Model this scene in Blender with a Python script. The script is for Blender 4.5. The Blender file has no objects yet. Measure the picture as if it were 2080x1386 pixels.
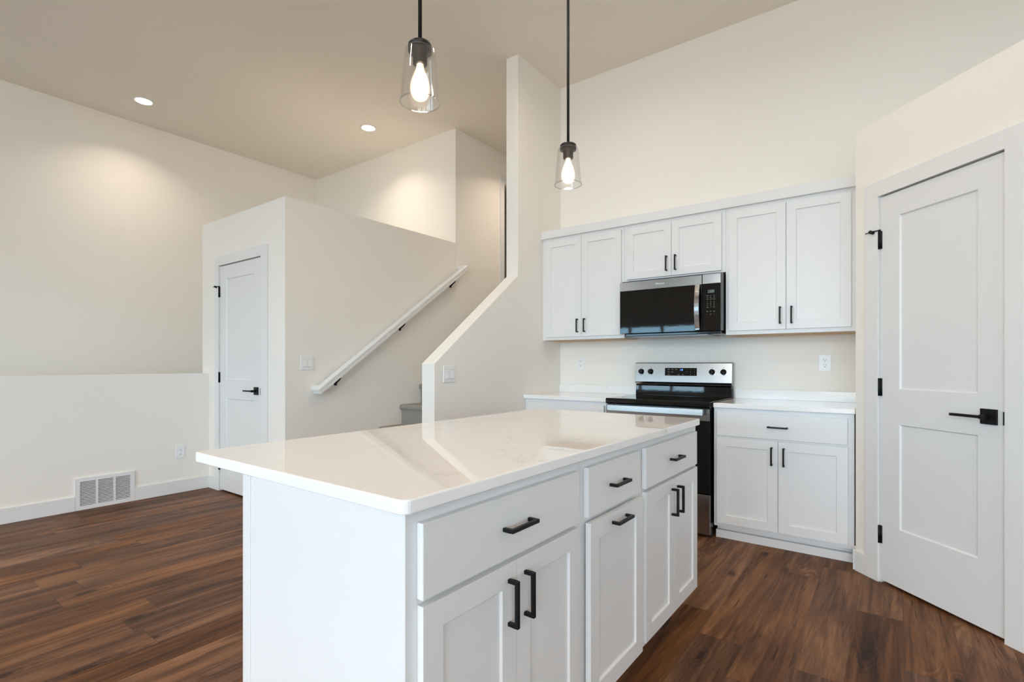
import bpy, math, random
from mathutils import Vector, Matrix
random.seed(7)
S = bpy.context.scene
COL = S.collection
PI = math.pi

# ---------------------------------------------------------------- camera, world, exposure
TH = 0.64023; F_PX = 1046.9; CAM_H = 1.166
cd = bpy.data.cameras.new('camera'); cam = bpy.data.objects.new('camera', cd); COL.objects.link(cam)
cd.sensor_width = 36.0; cd.lens = F_PX / 2080 * 36.0
cd.shift_x = 0.0; cd.shift_y = (739.3 - 693.0) / 2080
cd.clip_start = 0.02
cam.location = (0, 0, CAM_H); cam.rotation_euler = (PI / 2, 0, TH)
S.camera = cam
S.view_settings.view_transform = 'Standard'; S.view_settings.look = 'None'
S.view_settings.gamma = 1.0; S.view_settings.use_curve_mapping = False
S.view_settings.exposure = 0.0
S.cycles.use_denoising = True
S.cycles.max_bounces = 12; S.cycles.diffuse_bounces = 7; S.cycles.glossy_bounces = 5
S.cycles.transparent_max_bounces = 12
S.cycles.sample_clamp_indirect = 6.0
S.cycles.caustics_reflective = False; S.cycles.caustics_refractive = False

SKY = 11.8
w = bpy.data.worlds.new('sky'); S.world = w; w.use_nodes = True
nt = w.node_tree; nt.nodes.clear()
o = nt.nodes.new('ShaderNodeOutputWorld'); bg = nt.nodes.new('ShaderNodeBackground')
tc = nt.nodes.new('ShaderNodeTexCoord'); sp = nt.nodes.new('ShaderNodeSeparateXYZ')
cr = nt.nodes.new('ShaderNodeValToRGB'); mr = nt.nodes.new('ShaderNodeMapRange')
mr.inputs['From Min'].default_value = -1; mr.inputs['From Max'].default_value = 1
e = cr.color_ramp.elements
e[0].position = 0.0; e[0].color = (0.42, 0.41, 0.38, 1)
e[1].position = 0.47; e[1].color = (0.48, 0.48, 0.45, 1)
a = cr.color_ramp.elements.new(0.505); a.color = (0.46, 0.80, 1.06, 1)
a = cr.color_ramp.elements.new(0.547); a.color = (0.50, 0.84, 1.10, 1)
a = cr.color_ramp.elements.new(0.575); a.color = (0.975, 0.98, 0.985, 1)
a = cr.color_ramp.elements.new(1.0); a.color = (0.66, 0.80, 1.0, 1)
nt.links.new(tc.outputs['Generated'], sp.inputs[0]); nt.links.new(sp.outputs['Z'], mr.inputs['Value'])
nt.links.new(mr.outputs[0], cr.inputs[0]); nt.links.new(cr.outputs[0], bg.inputs[0])
bg.inputs[1].default_value = SKY; nt.links.new(bg.outputs[0], o.inputs[0])

# room sizes (metres, camera stands over the origin)
ZC = 3.755                      # ceiling
YB = 4.16                       # kitchen back wall
YF = -5.50                      # wall with the big added windows, behind the camera
XR = 3.60                       # right wall
XL = -6.54                      # far left wall beyond the stairwell
XH = -3.88                      # wall that carries the handrail
XW0, XW1 = -2.652, -2.53        # wing wall between stairs and kitchen
XK0, XK1 = -5.335, -5.21        # half wall
ZU = 1.3475                     # upper floor
# unseen front wall windows, all but the leftmost ones added for more daylight: (x0, x1, z0, z1)
WIN = [(-6.46, -3.97, 1.55, 2.18), (-3.0, -0.3, 0.06, 2.18), (0.4, 3.2, 0.50, 2.18), (-6.46, -5.85, 3.12, 3.50), (-3.0, -0.3, 2.45, 3.58), (0.4, 3.2, 2.45, 3.58)]
# unseen right wall window, added to bring in light from that side: (y0, y1, z0, z1)
WINR = [(-4.6, -1.6, 0.75, 2.18)]

def portal(name, loc, rot, sx, sy):
    l = bpy.data.lights.new(name, 'AREA'); l.shape = 'RECTANGLE'; l.size = sx; l.size_y = sy
    l.cycles.is_portal = True
    ob = bpy.data.objects.new(name, l); COL.objects.link(ob); ob.location = loc; ob.rotation_euler = rot
for x0, x1, z0, z1 in WIN:
    portal('daylight', ((x0+x1)/2, YF-0.14, (z0+z1)/2), (PI/2, 0, 0), x1-x0, z1-z0)
for y0, y1, z0, z1 in WINR:
    portal('daylight', (XR+0.14, (y0+y1)/2, (z0+z1)/2), (PI/2, 0, PI/2), y1-y0, z1-z0)

# ---------------------------------------------------------------- materials
def mat(name, col=(0.8, 0.8, 0.8), rough=0.5, metal=0.0, spec=0.5, coat=0.0, bump=None, emit=None):
    m = bpy.data.materials.new(name); m.use_nodes = True
    b = m.node_tree.nodes['Principled BSDF']
    b.inputs['Base Color'].default_value = (*col, 1); b.inputs['Roughness'].default_value = rough
    b.inputs['Metallic'].default_value = metal; b.inputs['Specular IOR Level'].default_value = spec
    b.inputs['Coat Weight'].default_value = coat
    if emit:
        b.inputs['Emission Color'].default_value = (*emit[0], 1); b.inputs['Emission Strength'].default_value = emit[1]
    N = m.node_tree.nodes; L = m.node_tree.links
    # slight procedural unevenness of the surface, everywhere
    t = N.new('ShaderNodeTexCoord'); n = N.new('ShaderNodeTexNoise'); bp = N.new('ShaderNodeBump')
    sc, st, di = bump or (60.0, 0.03, 0.001)
    n.inputs['Scale'].default_value = sc; n.inputs['Detail'].default_value = 3
    bp.inputs['Strength'].default_value = st; bp.inputs['Distance'].default_value = di
    L.new(t.outputs['Object'], n.inputs['Vector']); L.new(n.outputs[0], bp.inputs['Height']); L.new(bp.outputs[0], b.inputs['Normal'])
    return m
def nodes(m): return m.node_tree.nodes, m.node_tree.links, m.node_tree.nodes['Principled BSDF']

M = {}
M['wall'] = mat('warm_wall_paint', (0.87, 0.835, 0.78), 0.75, bump=(180, 0.06, 0.002))
M['ceiling'] = mat('ceiling_paint', (0.84, 0.80, 0.73), 0.9, bump=(90, 0.08, 0.003))
M['trim'] = mat('trim_paint', (0.79, 0.79, 0.785), 0.38)
M['door'] = mat('door_paint', (0.77, 0.77, 0.765), 0.38)
M['cabinet'] = mat('cabinet_paint', (0.77, 0.77, 0.775), 0.35)
M['black'] = mat('matte_black_metal', (0.006, 0.006, 0.007), 0.45, 0.0, spec=0.25)
M['plastic'] = mat('white_plastic', (0.86, 0.86, 0.87), 0.3)
M['gap_shade'] = mat('rocker_gap_shade', (0.52, 0.52, 0.52), 0.4)  # white plastic greyed to paint the shade in the gap round each rocker
M['slot'] = mat('dark_slot', (0.03, 0.03, 0.03), 0.6)
M['steelside'] = mat('grey_steel', (0.34, 0.34, 0.35), 0.35, 1.0)
M['glassblack'] = mat('black_glass', (0.003, 0.003, 0.003), 0.03, spec=0.4)
M['enamel'] = mat('black_enamel', (0.006, 0.006, 0.007), 0.12)
M['legend'] = mat('grey_print', (0.45, 0.45, 0.46), 0.5)
M['legend_dim'] = mat('dim_grey_print', (0.16, 0.16, 0.165), 0.5)
M['ring'] = mat('burner_ring_print', (0.03, 0.03, 0.032), 0.2)
M['dark_print'] = mat('dark_print', (0.15, 0.15, 0.15), 0.5)
M['logo'] = mat('silver_print', (0.85, 0.87, 0.88), 0.3)
M['lcd'] = mat('display_glass', (0.085, 0.095, 0.09), 0.35, spec=0.2)
M['lcd_on'] = mat('green_digits', (0.12, 0.36, 0.28), 0.4, emit=((0.25, 0.9, 0.6), 0.05))
M['blue_on'] = mat('blue_digits', (0.1, 0.2, 0.9), 0.4, emit=((0.12, 0.3, 1.0), 2.2))
M['bronze'] = mat('dark_bronze', (0.030, 0.027, 0.026), 0.38, 0.6)
M['shadow'] = mat('dark_inside', (0.05, 0.045, 0.04), 0.9)
M['rawwood'] = mat('raw_birch_underside', (0.55, 0.36, 0.20), 0.6)
M['concrete'] = mat('outdoor_concrete', (0.45, 0.44, 0.42), 0.9)
M['hall_door'] = mat('dim_door_paint', (0.5, 0.46, 0.4), 0.5)
M['louver'] = mat('register_enamel', (0.80, 0.80, 0.80), 0.4)

def steel():
    m = mat('brushed_stainless', (0.33, 0.325, 0.32), 0.26, 1.0)
    N, L, b = nodes(m)
    t = N.new('ShaderNodeTexCoord'); mp = N.new('ShaderNodeMapping'); n = N.new('ShaderNodeTexNoise')
    mp.inputs['Scale'].default_value = (2, 2, 700); n.inputs['Scale'].default_value = 3; n.inputs['Detail'].default_value = 2
    r = N.new('ShaderNodeMapRange'); r.inputs['To Min'].default_value = 0.15; r.inputs['To Max'].default_value = 0.24
    L.new(t.outputs['Object'], mp.inputs[0]); L.new(mp.outputs[0], n.inputs['Vector']); L.new(n.outputs[0], r.inputs['Value'])
    L.new(r.outputs[0], b.inputs['Roughness'])
    b.inputs['Anisotropic'].default_value = 0.4
    return m
M['steel'] = steel()
M['steel_panel'] = steel(); M['steel_panel'].node_tree.nodes['Principled BSDF'].inputs['Base Color'].default_value = (0.44, 0.43, 0.42, 1)
M['steel_bright'] = mat('polished_handle', (0.40, 0.40, 0.395), 0.25, 1.0)

def quartz():
    m = mat('white_quartz', (0.80, 0.775, 0.745), 0.014, spec=0.95)
    N, L, b = nodes(m)
    t = N.new('ShaderNodeTexCoord')
    n1 = N.new('ShaderNodeTexNoise'); n1.inputs['Scale'].default_value = 2.3; n1.inputs['Detail'].default_value = 9; n1.inputs['Roughness'].default_value = 0.62; n1.inputs['Distortion'].default_value = 1.1
    ab = N.new('ShaderNodeMath'); ab.operation = 'SUBTRACT'; ab.inputs[1].default_value = 0.5
    ab2 = N.new('ShaderNodeMath'); ab2.operation = 'ABSOLUTE'
    r1 = N.new('ShaderNodeMapRange'); r1.inputs['From Min'].default_value = 0.0; r1.inputs['From Max'].default_value = 0.016; r1.inputs['To Min'].default_value = 1; r1.inputs['To Max'].default_value = 0
    n2 = N.new('ShaderNodeTexNoise'); n2.inputs['Scale'].default_value = 5; n2.inputs['Detail'].default_value = 2
    r2 = N.new('ShaderNodeMapRange'); r2.inputs['From Min'].default_value = 0.5; r2.inputs['From Max'].default_value = 0.68
    mu = N.new('ShaderNodeMath'); mu.operation = 'MULTIPLY'
    mu2 = N.new('ShaderNodeMath'); mu2.operation = 'MULTIPLY'; mu2.inputs[1].default_value = 0.30
    n3 = N.new('ShaderNodeTexNoise'); n3.inputs['Scale'].default_value = 320; n3.inputs['Detail'].default_value = 1
    r3 = N.new('ShaderNodeMapRange'); r3.inputs['From Min'].default_value = 0.62; r3.inputs['From Max'].default_value = 0.75; r3.inputs['To Max'].default_value = 0.12
    ad = N.new('ShaderNodeMath'); ad.operation = 'ADD'
    mx = N.new('ShaderNodeMix'); mx.data_type = 'RGBA'
    mx.inputs['A'].default_value = (0.90, 0.89, 0.88, 1); mx.inputs['B'].default_value = (0.50, 0.46, 0.42, 1)
    for n in (n1, n2, n3): L.new(t.outputs['Object'], n.inputs['Vector'])
    L.new(n1.outputs[0], ab.inputs[0]); L.new(ab.outputs[0], ab2.inputs[0]); L.new(ab2.outputs[0], r1.inputs['Value'])
    L.new(n2.outputs[0], r2.inputs['Value']); L.new(r1.outputs[0], mu.inputs[0]); L.new(r2.outputs[0], mu.inputs[1])
    L.new(mu.outputs[0], mu2.inputs[0]); L.new(n3.outputs[0], r3.inputs['Value'])
    L.new(mu2.outputs[0], ad.inputs[0]); L.new(r3.outputs[0], ad.inputs[1]); L.new(ad.outputs[0], mx.inputs['Factor'])
    L.new(mx.outputs['Result'], b.inputs['Base Color'])
    for l in list(b.inputs['Normal'].links): L.remove(l)
    return m
M['quartz'] = quartz()
M['quartz_wall'] = quartz(); M['quartz_wall'].node_tree.nodes['Principled BSDF'].inputs['Roughness'].default_value = 0.10; M['quartz_wall'].node_tree.nodes['Principled BSDF'].inputs['Specular IOR Level'].default_value = 0.5

def wood():
    m = mat('vinyl_plank', (0.2, 0.1, 0.06), 0.36, spec=0.13)
    N, L, b = nodes(m)
    def math_(op, a_=None, b_=None, c_=None):
        n = N.new('ShaderNodeMath'); n.operation = op
        for i, v in enumerate((a_, b_, c_)):
            if v is None: continue
            if isinstance(v, (int, float)): n.inputs[i].default_value = v
            else: L.new(v, n.inputs[i])
        return n.outputs[0]
    t = N.new('ShaderNodeTexCoord'); s = N.new('ShaderNodeSeparateXYZ'); L.new(t.outputs['Object'], s.inputs[0])
    W, LEN = 0.1785, 1.22
    xr = math_('DIVIDE', math_('ADD', s.outputs['X'], 0.152 + 50 * W), W)
    row = math_('FLOOR', xr); fx = math_('FRACT', xr)
    wn = N.new('ShaderNodeTexWhiteNoise'); wn.noise_dimensions = '1D'; L.new(row, wn.inputs['W'])
    yy = math_('ADD', math_('DIVIDE', math_('ADD', s.outputs['Y'], 40.0), LEN), wn.outputs['Value'])
    colm = math_('FLOOR', yy); fy = math_('FRACT', yy)
    cv = N.new('ShaderNodeCombineXYZ'); L.new(row, cv.inputs[0]); L.new(colm, cv.inputs[1])
    pn = N.new('ShaderNodeTexWhiteNoise'); pn.noise_dimensions = '3D'; L.new(cv.outputs[0], pn.inputs['Vector'])
    # per-plank coordinates
    pv = N.new('ShaderNodeVectorMath'); pv.operation = 'SCALE'; L.new(pn.outputs['Color'], pv.inputs[0]); pv.inputs['Scale'].default_value = 37.0
    base = N.new('ShaderNodeVectorMath'); base.operation = 'ADD'; L.new(t.outputs['Object'], base.inputs[0]); L.new(pv.outputs[0], base.inputs[1])
    def noise(scale, xs, ys, det=4, rough=0.6, dist=0.0):
        mp = N.new('ShaderNodeMapping'); mp.inputs['Scale'].default_value = (xs, ys, 1)
        L.new(base.outputs[0], mp.inputs[0])
        n = N.new('ShaderNodeTexNoise'); n.inputs['Scale'].default_value = scale; n.inputs['Detail'].default_value = det
        n.inputs['Roughness'].default_value = rough; n.inputs['Distortion'].default_value = dist
        L.new(mp.outputs[0], n.inputs['Vector']); return n.outputs[0]
    # broad wavy figure, long streaks, fine pores
    broad = noise(1.0, 7.0, 0.9, 2, 0.5, 1.2)
    rings = math_('SINE', math_('MULTIPLY', broad, 70.0))
    rmask = N.new('ShaderNodeMapRange'); rmask.inputs['From Min'].default_value = 0.52; rmask.inputs['From Max'].default_value = 0.66
    L.new(noise(1.0, 4.5, 1.4, 2, 0.5, 0.3), rmask.inputs['Value'])
    streak = noise(1.0, 17, 1.0, 4, 0.55, 1.3)
    grain = noise(1.0, 120, 4.0, 5, 0.65, 0.4)
    fine = noise(1.0, 460, 12, 3, 0.6)
    patch = noise(1.0, 9, 1.1, 3, 0.5, 0.8)
    kmap = N.new('ShaderNodeMapping'); kmap.inputs['Scale'].default_value = (3.4, 1.25, 0); L.new(base.outputs[0], kmap.inputs[0])
    wob = N.new('ShaderNodeTexNoise'); wob.inputs['Scale'].default_value = 2.2; wob.inputs['Detail'].default_value = 2; L.new(kmap.outputs[0], wob.inputs['Vector'])
    wv = N.new('ShaderNodeVectorMath'); wv.operation = 'SCALE'; wv.inputs['Scale'].default_value = 0.28; L.new(wob.outputs['Color'], wv.inputs[0])
    kadd = N.new('ShaderNodeVectorMath'); kadd.operation = 'ADD'; L.new(kmap.outputs[0], kadd.inputs[0]); L.new(wv.outputs[0], kadd.inputs[1])
    vor = N.new('ShaderNodeTexVoronoi'); vor.voronoi_dimensions = '2D'; vor.inputs['Scale'].default_value = 1.0; L.new(kadd.outputs[0], vor.inputs['Vector'])
    vcs = N.new('ShaderNodeSeparateColor'); L.new(vor.outputs['Color'], vcs.inputs[0])
    on = math_('GREATER_THAN', vcs.outputs[0], 0.42)
    near = N.new('ShaderNodeMapRange'); near.inputs['From Min'].default_value = 0.24; near.inputs['From Max'].default_value = 0.05; L.new(vor.outputs['Distance'], near.inputs['Value'])
    krings = math_('MULTIPLY', math_('MULTIPLY', math_('SINE', math_('MULTIPLY', vor.outputs['Distance'], 120.0)), near.outputs[0]), on)
    core = N.new('ShaderNodeMapRange'); core.inputs['From Min'].default_value = 0.085; core.inputs['From Max'].default_value = 0.03; L.new(vor.outputs['Distance'], core.inputs['Value'])
    kcore = math_('MULTIPLY', core.outputs[0], on)
    v = math_('ADD', math_('MULTIPLY', streak, 0.70), math_('MULTIPLY', patch, 0.55))
    v = math_('ADD', v, math_('MULTIPLY', krings, 0.055))
    v = math_('SUBTRACT', v, math_('MULTIPLY', math_('MULTIPLY', near.outputs[0], on), 0.025))
    v = math_('ADD', v, math_('MULTIPLY', math_('SUBTRACT', grain, 0.5), 0.30))
    v = math_('ADD', v, math_('MULTIPLY', math_('MULTIPLY', rings, rmask.outputs[0]), 0.075))
    v = math_('ADD', v, math_('MULTIPLY', math_('SUBTRACT', fine, 0.5), 0.22))
    v = math_('ADD', v, math_('MULTIPLY', math_('SUBTRACT', pn.outputs['Value'], 0.5), 0.12))
    ramp = N.new('ShaderNodeValToRGB'); L.new(v, ramp.inputs[0])
    el = ramp.color_ramp.elements
    el[0].position = 0.38; el[0].color = (0.036, 0.0145, 0.0070, 1)
    el[1].position = 0.90; el[1].color = (0.330, 0.152, 0.063, 1)
    x = el.new(0.54); x.color = (0.098, 0.040, 0.0175, 1)
    x = el.new(0.68); x.color = (0.180, 0.078, 0.033, 1)
    # dark checks and knots: sparse, short, along the grain
    def spot(xs, ys, lo, hi, det=2, dist=0.4):
        q = N.new('ShaderNodeMapRange'); q.inputs['From Min'].default_value = lo; q.inputs['From Max'].default_value = hi
        L.new(noise(1.0, xs, ys, det, 0.5, dist), q.inputs['Value']); return q.outputs[0]
    kk = math_('MINIMUM', math_('ADD', math_('MULTIPLY', kcore, 0.75), math_('MULTIPLY', spot(44, 3.0, .665, .74), 0.80)), 0.88)
    mk = N.new('ShaderNodeMix'); mk.data_type = 'RGBA'; L.new(kk, mk.inputs['Factor']); L.new(ramp.outputs[0], mk.inputs['A']); mk.inputs['B'].default_value = (0.020, 0.008, 0.004, 1)
    # tone shift per plank
    hs = N.new('ShaderNodeHueSaturation'); L.new(mk.outputs['Result'], hs.inputs['Color'])
    hv = N.new('ShaderNodeSeparateColor'); L.new(pn.outputs['Color'], hv.inputs[0])
    L.new(math_('MULTIPLY_ADD', hv.outputs[1], 0.26, 0.87), hs.inputs['Value']); L.new(math_('MULTIPLY_ADD', hv.outputs[2], 0.22, 0.86), hs.inputs['Saturation'])
    # plank seams
    ex = math_('MINIMUM', fx, math_('SUBTRACT', 1.0, fx)); ey = math_('MINIMUM', fy, math_('SUBTRACT', 1.0, fy))
    gx = math_('LESS_THAN', ex, 0.006); gy = math_('LESS_THAN', ey, 0.0011)
    g = math_('MULTIPLY', math_('MAXIMUM', gx, gy), 0.55)
    mg = N.new('ShaderNodeMix'); mg.data_type = 'RGBA'; L.new(g, mg.inputs['Factor']); L.new(hs.outputs[0], mg.inputs['A']); mg.inputs['B'].default_value = (0.03, 0.016, 0.01, 1)
    L.new(mg.outputs['Result'], b.inputs['Base Color'])
    ro = N.new('ShaderNodeMapRange'); ro.inputs['To Min'].default_value = 0.36; ro.inputs['To Max'].default_value = 0.52; L.new(grain, ro.inputs['Value'])
    L.new(ro.outputs[0], b.inputs['Roughness'])
    for nn in N:
        if nn.type == 'BUMP': bp = nn
    for l in list(bp.inputs['Height'].links): L.remove(l)
    L.new(math_('SUBTRACT', fine, g), bp.inputs['Height']); bp.inputs['Strength'].default_value = 0.12; bp.inputs['Distance'].default_value = 0.001
    return m
M['floor'] = wood()

def carpet():
    m = mat('grey_carpet', (0.22, 0.19, 0.16), 0.95, bump=(420, 0.9, 0.006))
    N, L, b = nodes(m)
    t = N.new('ShaderNodeTexCoord'); n = N.new('ShaderNodeTexNoise'); n.inputs['Scale'].default_value = 260; n.inputs['Detail'].default_value = 4; n.inputs['Roughness'].default_value = 0.7
    r = N.new('ShaderNodeValToRGB'); r.color_ramp.elements[0].position = 0.36; r.color_ramp.elements[0].color = (0.13, 0.112, 0.095, 1)
    r.color_ramp.elements[1].position = 0.66; r.color_ramp.elements[1].color = (0.60, 0.53, 0.45, 1)
    L.new(t.outputs['Object'], n.inputs['Vector']); L.new(n.outputs[0], r.inputs[0]); L.new(r.outputs[0], b.inputs['Base Color'])
    b.inputs['Sheen Weight'].default_value = 0.3
    return m
M['carpet'] = carpet()

def thin_glass(name, tint=(1, 1, 1), gloss=1.0, edge=0.35):
    m = bpy.data.materials.new(name); m.use_nodes = True; N = m.node_tree.nodes; L = m.node_tree.links; N.clear()
    out = N.new('ShaderNodeOutputMaterial'); tr = N.new('ShaderNodeBsdfTransparent'); gl = N.new('ShaderNodeBsdfGlossy')
    tr.inputs[0].default_value = (*tint, 1); gl.inputs['Roughness'].default_value = 0.02
    lw = N.new('ShaderNodeLayerWeight'); lw.inputs[0].default_value = 0.5
    fr = N.new('ShaderNodeMath'); fr.operation = 'POWER'; fr.inputs[1].default_value = 4.0; L.new(lw.outputs['Facing'], fr.inputs[0])
    mu = N.new('ShaderNodeMath'); mu.operation = 'MULTIPLY_ADD'; mu.inputs[1].default_value = 0.35*gloss; mu.inputs[2].default_value = 0.035*gloss; mu.use_clamp = True
    mx = N.new('ShaderNodeMixShader'); L.new(fr.outputs[0], mu.inputs[0]); L.new(mu.outputs[0], mx.inputs[0])
    L.new(tr.outputs[0], mx.inputs[1]); L.new(gl.outputs[0], mx.inputs[2]); L.new(mx.outputs[0], out.inputs[0])
    return m
M['shade'] = thin_glass('clear_shade_glass', (0.985, 0.985, 0.985), 1.6)
M['pane'] = thin_glass('window_pane', (0.97, 0.98, 0.98), 0.8)

def bulb_mat():
    m = bpy.data.materials.new('lit_bulb'); m.use_nodes = True; N = m.node_tree.nodes; L = m.node_tree.links; N.clear()
    out = N.new('ShaderNodeOutputMaterial'); em = N.new('ShaderNodeEmission'); tr = N.new('ShaderNodeBsdfTransparent')
    lw = N.new('ShaderNodeLayerWeight'); lw.inputs[0].default_value = 0.35
    inv = N.new('ShaderNodeMath'); inv.operation = 'SUBTRACT'; inv.inputs[0].default_value = 1.0
    pw = N.new('ShaderNodeMath'); pw.operation = 'POWER'; pw.inputs[1].default_value = 1.7
    cr = N.new('ShaderNodeValToRGB'); cr.color_ramp.elements[0].color = (1.0, 0.62, 0.36, 1); cr.color_ramp.elements[1].color = (1.0, 0.90, 0.76, 1)
    L.new(lw.outputs['Facing'], inv.inputs[1]); L.new(inv.outputs[0], pw.inputs[0]); L.new(inv.outputs[0], cr.inputs[0])
    L.new(cr.outputs[0], em.inputs[0]); em.inputs[1].default_value = 2.6
    sc_ = N.new('ShaderNodeMath'); sc_.operation = 'MULTIPLY'; sc_.inputs[1].default_value = 0.85; L.new(pw.outputs[0], sc_.inputs[0])
    mx = N.new('ShaderNodeMixShader'); L.new(sc_.outputs[0], mx.inputs[0]); L.new(tr.outputs[0], mx.inputs[1]); L.new(em.outputs[0], mx.inputs[2])
    L.new(mx.outputs[0], out.inputs[0]); return m
M['bulb'] = bulb_mat()
def emis(name, col, st):
    m = bpy.data.materials.new(name); m.use_nodes = True; N = m.node_tree.nodes; L = m.node_tree.links; N.clear()
    out = N.new('ShaderNodeOutputMaterial'); em = N.new('ShaderNodeEmission'); em.inputs[0].default_value = (*col, 1); em.inputs[1].default_value = st
    L.new(em.outputs[0], out.inputs[0]); return m
M['led'] = emis('led_disc', (1.0, 0.90, 0.76), 12.0)
M['filament'] = emis('filament', (1.0, 0.82, 0.6), 30.0)

# ---------------------------------------------------------------- mesh helpers
class MB:
    def __init__(s): s.v = []; s.f = []; s.sm = []
    def quad(s, pts, smooth=False):
        i = len(s.v); s.v += [tuple(p) for p in pts]; s.f.append(tuple(range(i, i+len(pts)))); s.sm.append(smooth)
    def box(s, x0, x1, y0, y1, z0, z1, skip=()):
        if x0 > x1: x0, x1 = x1, x0
        if y0 > y1: y0, y1 = y1, y0
        if z0 > z1: z0, z1 = z1, z0
        i = len(s.v)
        s.v += [(x0,y0,z0),(x1,y0,z0),(x1,y1,z0),(x0,y1,z0),(x0,y0,z1),(x1,y0,z1),(x1,y1,z1),(x0,y1,z1)]
        for f in ((0,3,2,1),(4,5,6,7),(0,1,5,4),(1,2,6,5),(2,3,7,6),(3,0,4,7)):
            s.f.append(tuple(i+k for k in f)); s.sm.append(False)
        return s
    def prism(s, pts, axis, a0, a1):
        """extrude a polygon given in the two other axes (order x,y,z without axis), from a0 to a1"""
        def P(p, a):
            q = list(p); q.insert(axis, a); return tuple(q)
        n = len(pts); i = len(s.v)
        s.v += [P(p, a0) for p in pts] + [P(p, a1) for p in pts]
        s.f.append(tuple(i+k for k in range(n))); s.f.append(tuple(i+n+k for k in reversed(range(n)))); s.sm += [False, False]
        for k in range(n):
            s.f.append((i+k, i+n+k, i+n+(k+1) % n, i+(k+1) % n)); s.sm.append(False)
        return s
    def lathe(s, prof, cx=0, cy=0, n=40, caps=True, smooth=True):
        """prof: list of (r, z)"""
        i = len(s.v)
        for r, z in prof:
            for k in range(n):
                t = 2*PI*k/n; s.v.append((cx+r*math.cos(t), cy+r*math.sin(t), z))
        for j in range(len(prof)-1):
            for k in range(n):
                a, b = i+j*n+k, i+j*n+(k+1) % n
                s.f.append((a, b, b+n, a+n)); s.sm.append(smooth)
        if caps:
            if prof[0][0] > 1e-6: s.f.append(tuple(i+k for k in reversed(range(n)))); s.sm.append(False)
            if prof[-1][0] > 1e-6:
                j = i+(len(prof)-1)*n; s.f.append(tuple(j+k for k in range(n))); s.sm.append(False)
        return s
    def tube(s, path, r, n=14):
        path = [Vector(p) for p in path]; rs = r if isinstance(r, (list, tuple)) else [r]*len(path)
        i = len(s.v); up = None
        for j, p in enumerate(path):
            d = (path[min(j+1, len(path)-1)] - path[max(j-1, 0)]).normalized()
            if up is None: up = d.orthogonal().normalized()
            up = (up - d*up.dot(d)).normalized(); sd = d.cross(up)
            for k in range(n):
                t = 2*PI*k/n; s.v.append(tuple(p + (up*math.cos(t) + sd*math.sin(t))*rs[j]))
        for j in range(len(path)-1):
            for k in range(n):
                a, b = i+j*n+k, i+j*n+(k+1) % n
                s.f.append((a, b, b+n, a+n)); s.sm.append(True)
        s.f.append(tuple(i+k for k in reversed(range(n)))); s.sm.append(False)
        j = i+(len(path)-1)*n; s.f.append(tuple(j+k for k in range(n))); s.sm.append(False)
        return s
    def xf(s, fn): s.v = [tuple(fn(Vector(p))) for p in s.v]; return s
    def build(s, name, m, parent=None, bevel=0.0, seg=2, loc=None, rotz=0.0):
        me = bpy.data.meshes.new(name); me.from_pydata(s.v, [], s.f); me.validate()
        import bmesh
        b = bmesh.new(); b.from_mesh(me); bmesh.ops.remove_doubles(b, verts=b.verts, dist=1e-6)
        bmesh.ops.recalc_face_normals(b, faces=b.faces); b.to_mesh(me); b.free()
        if len(me.polygons) == len(s.sm):
            for p, q in zip(me.polygons, s.sm): p.use_smooth = q
        else:
            if any(s.sm):
                for p in me.polygons: p.use_smooth = len(p.vertices) == 4
        me.materials.append(m)
        ob = bpy.data.objects.new(name, me); COL.objects.link(ob)
        if parent: ob.parent = parent
        if loc: ob.location = loc
        ob.rotation_euler = (0, 0, rotz)
        if bevel:
            md = ob.modifiers.new('bevel', 'BEVEL'); md.width = bevel; md.segments = seg; md.limit_method = 'ANGLE'; md.angle_limit = math.radians(40)
            md.harden_normals = False
        return ob

def tag(o, label=None, cat=None, group=None, kind=None):
    if label: o['label'] = label
    if cat: o['category'] = cat
    if group: o['group'] = group
    if kind: o['kind'] = kind
    return o
def thing(name, label, cat, loc=(0, 0, 0), rotz=0, group=None, kind=None):
    o = bpy.data.objects.new(name, None); COL.objects.link(o); o.empty_display_size = 0.1
    o.location = loc; o.rotation_euler = (0, 0, rotz)
    return tag(o, label, cat, group, kind)
def struct(o, label=None, cat=None):
    o['kind'] = 'structure'
    if label: o['label'] = label
    if cat: o['category'] = cat
    return o
def copy_thing(root, loc, rotz=0, label=None):
    r = root.copy(); COL.objects.link(r); r.location = loc; r.rotation_euler = (0, 0, rotz)
    if label: r['label'] = label
    for ch in list(root.children):
        c = ch.copy(); COL.objects.link(c); c.parent = r
        for g in list(ch.children):
            d = g.copy(); COL.objects.link(d); d.parent = c
    return r
def text(name, body, size, m, parent, loc, rot=(PI/2, 0, 0), depth=0.0004, xs=1.0):
    cu = bpy.data.curves.new(name, 'FONT'); cu.body = body; cu.size = size; cu.align_x = 'CENTER'; cu.align_y = 'CENTER'
    cu.extrude = depth; cu.resolution_u = 3
    tmp = bpy.data.objects.new('tmp', cu); COL.objects.link(tmp)
    bpy.context.view_layer.update()
    me = bpy.data.meshes.new_from_object(tmp.evaluated_get(bpy.context.evaluated_depsgraph_get()))
    bpy.data.objects.remove(tmp); me.materials.clear(); me.materials.append(m); me.name = name
    ob = bpy.data.objects.new(name, me); COL.objects.link(ob); ob.parent = parent; ob.location = loc; ob.rotation_euler = rot
    ob.scale = (xs, 1, 1)
    return ob
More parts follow.
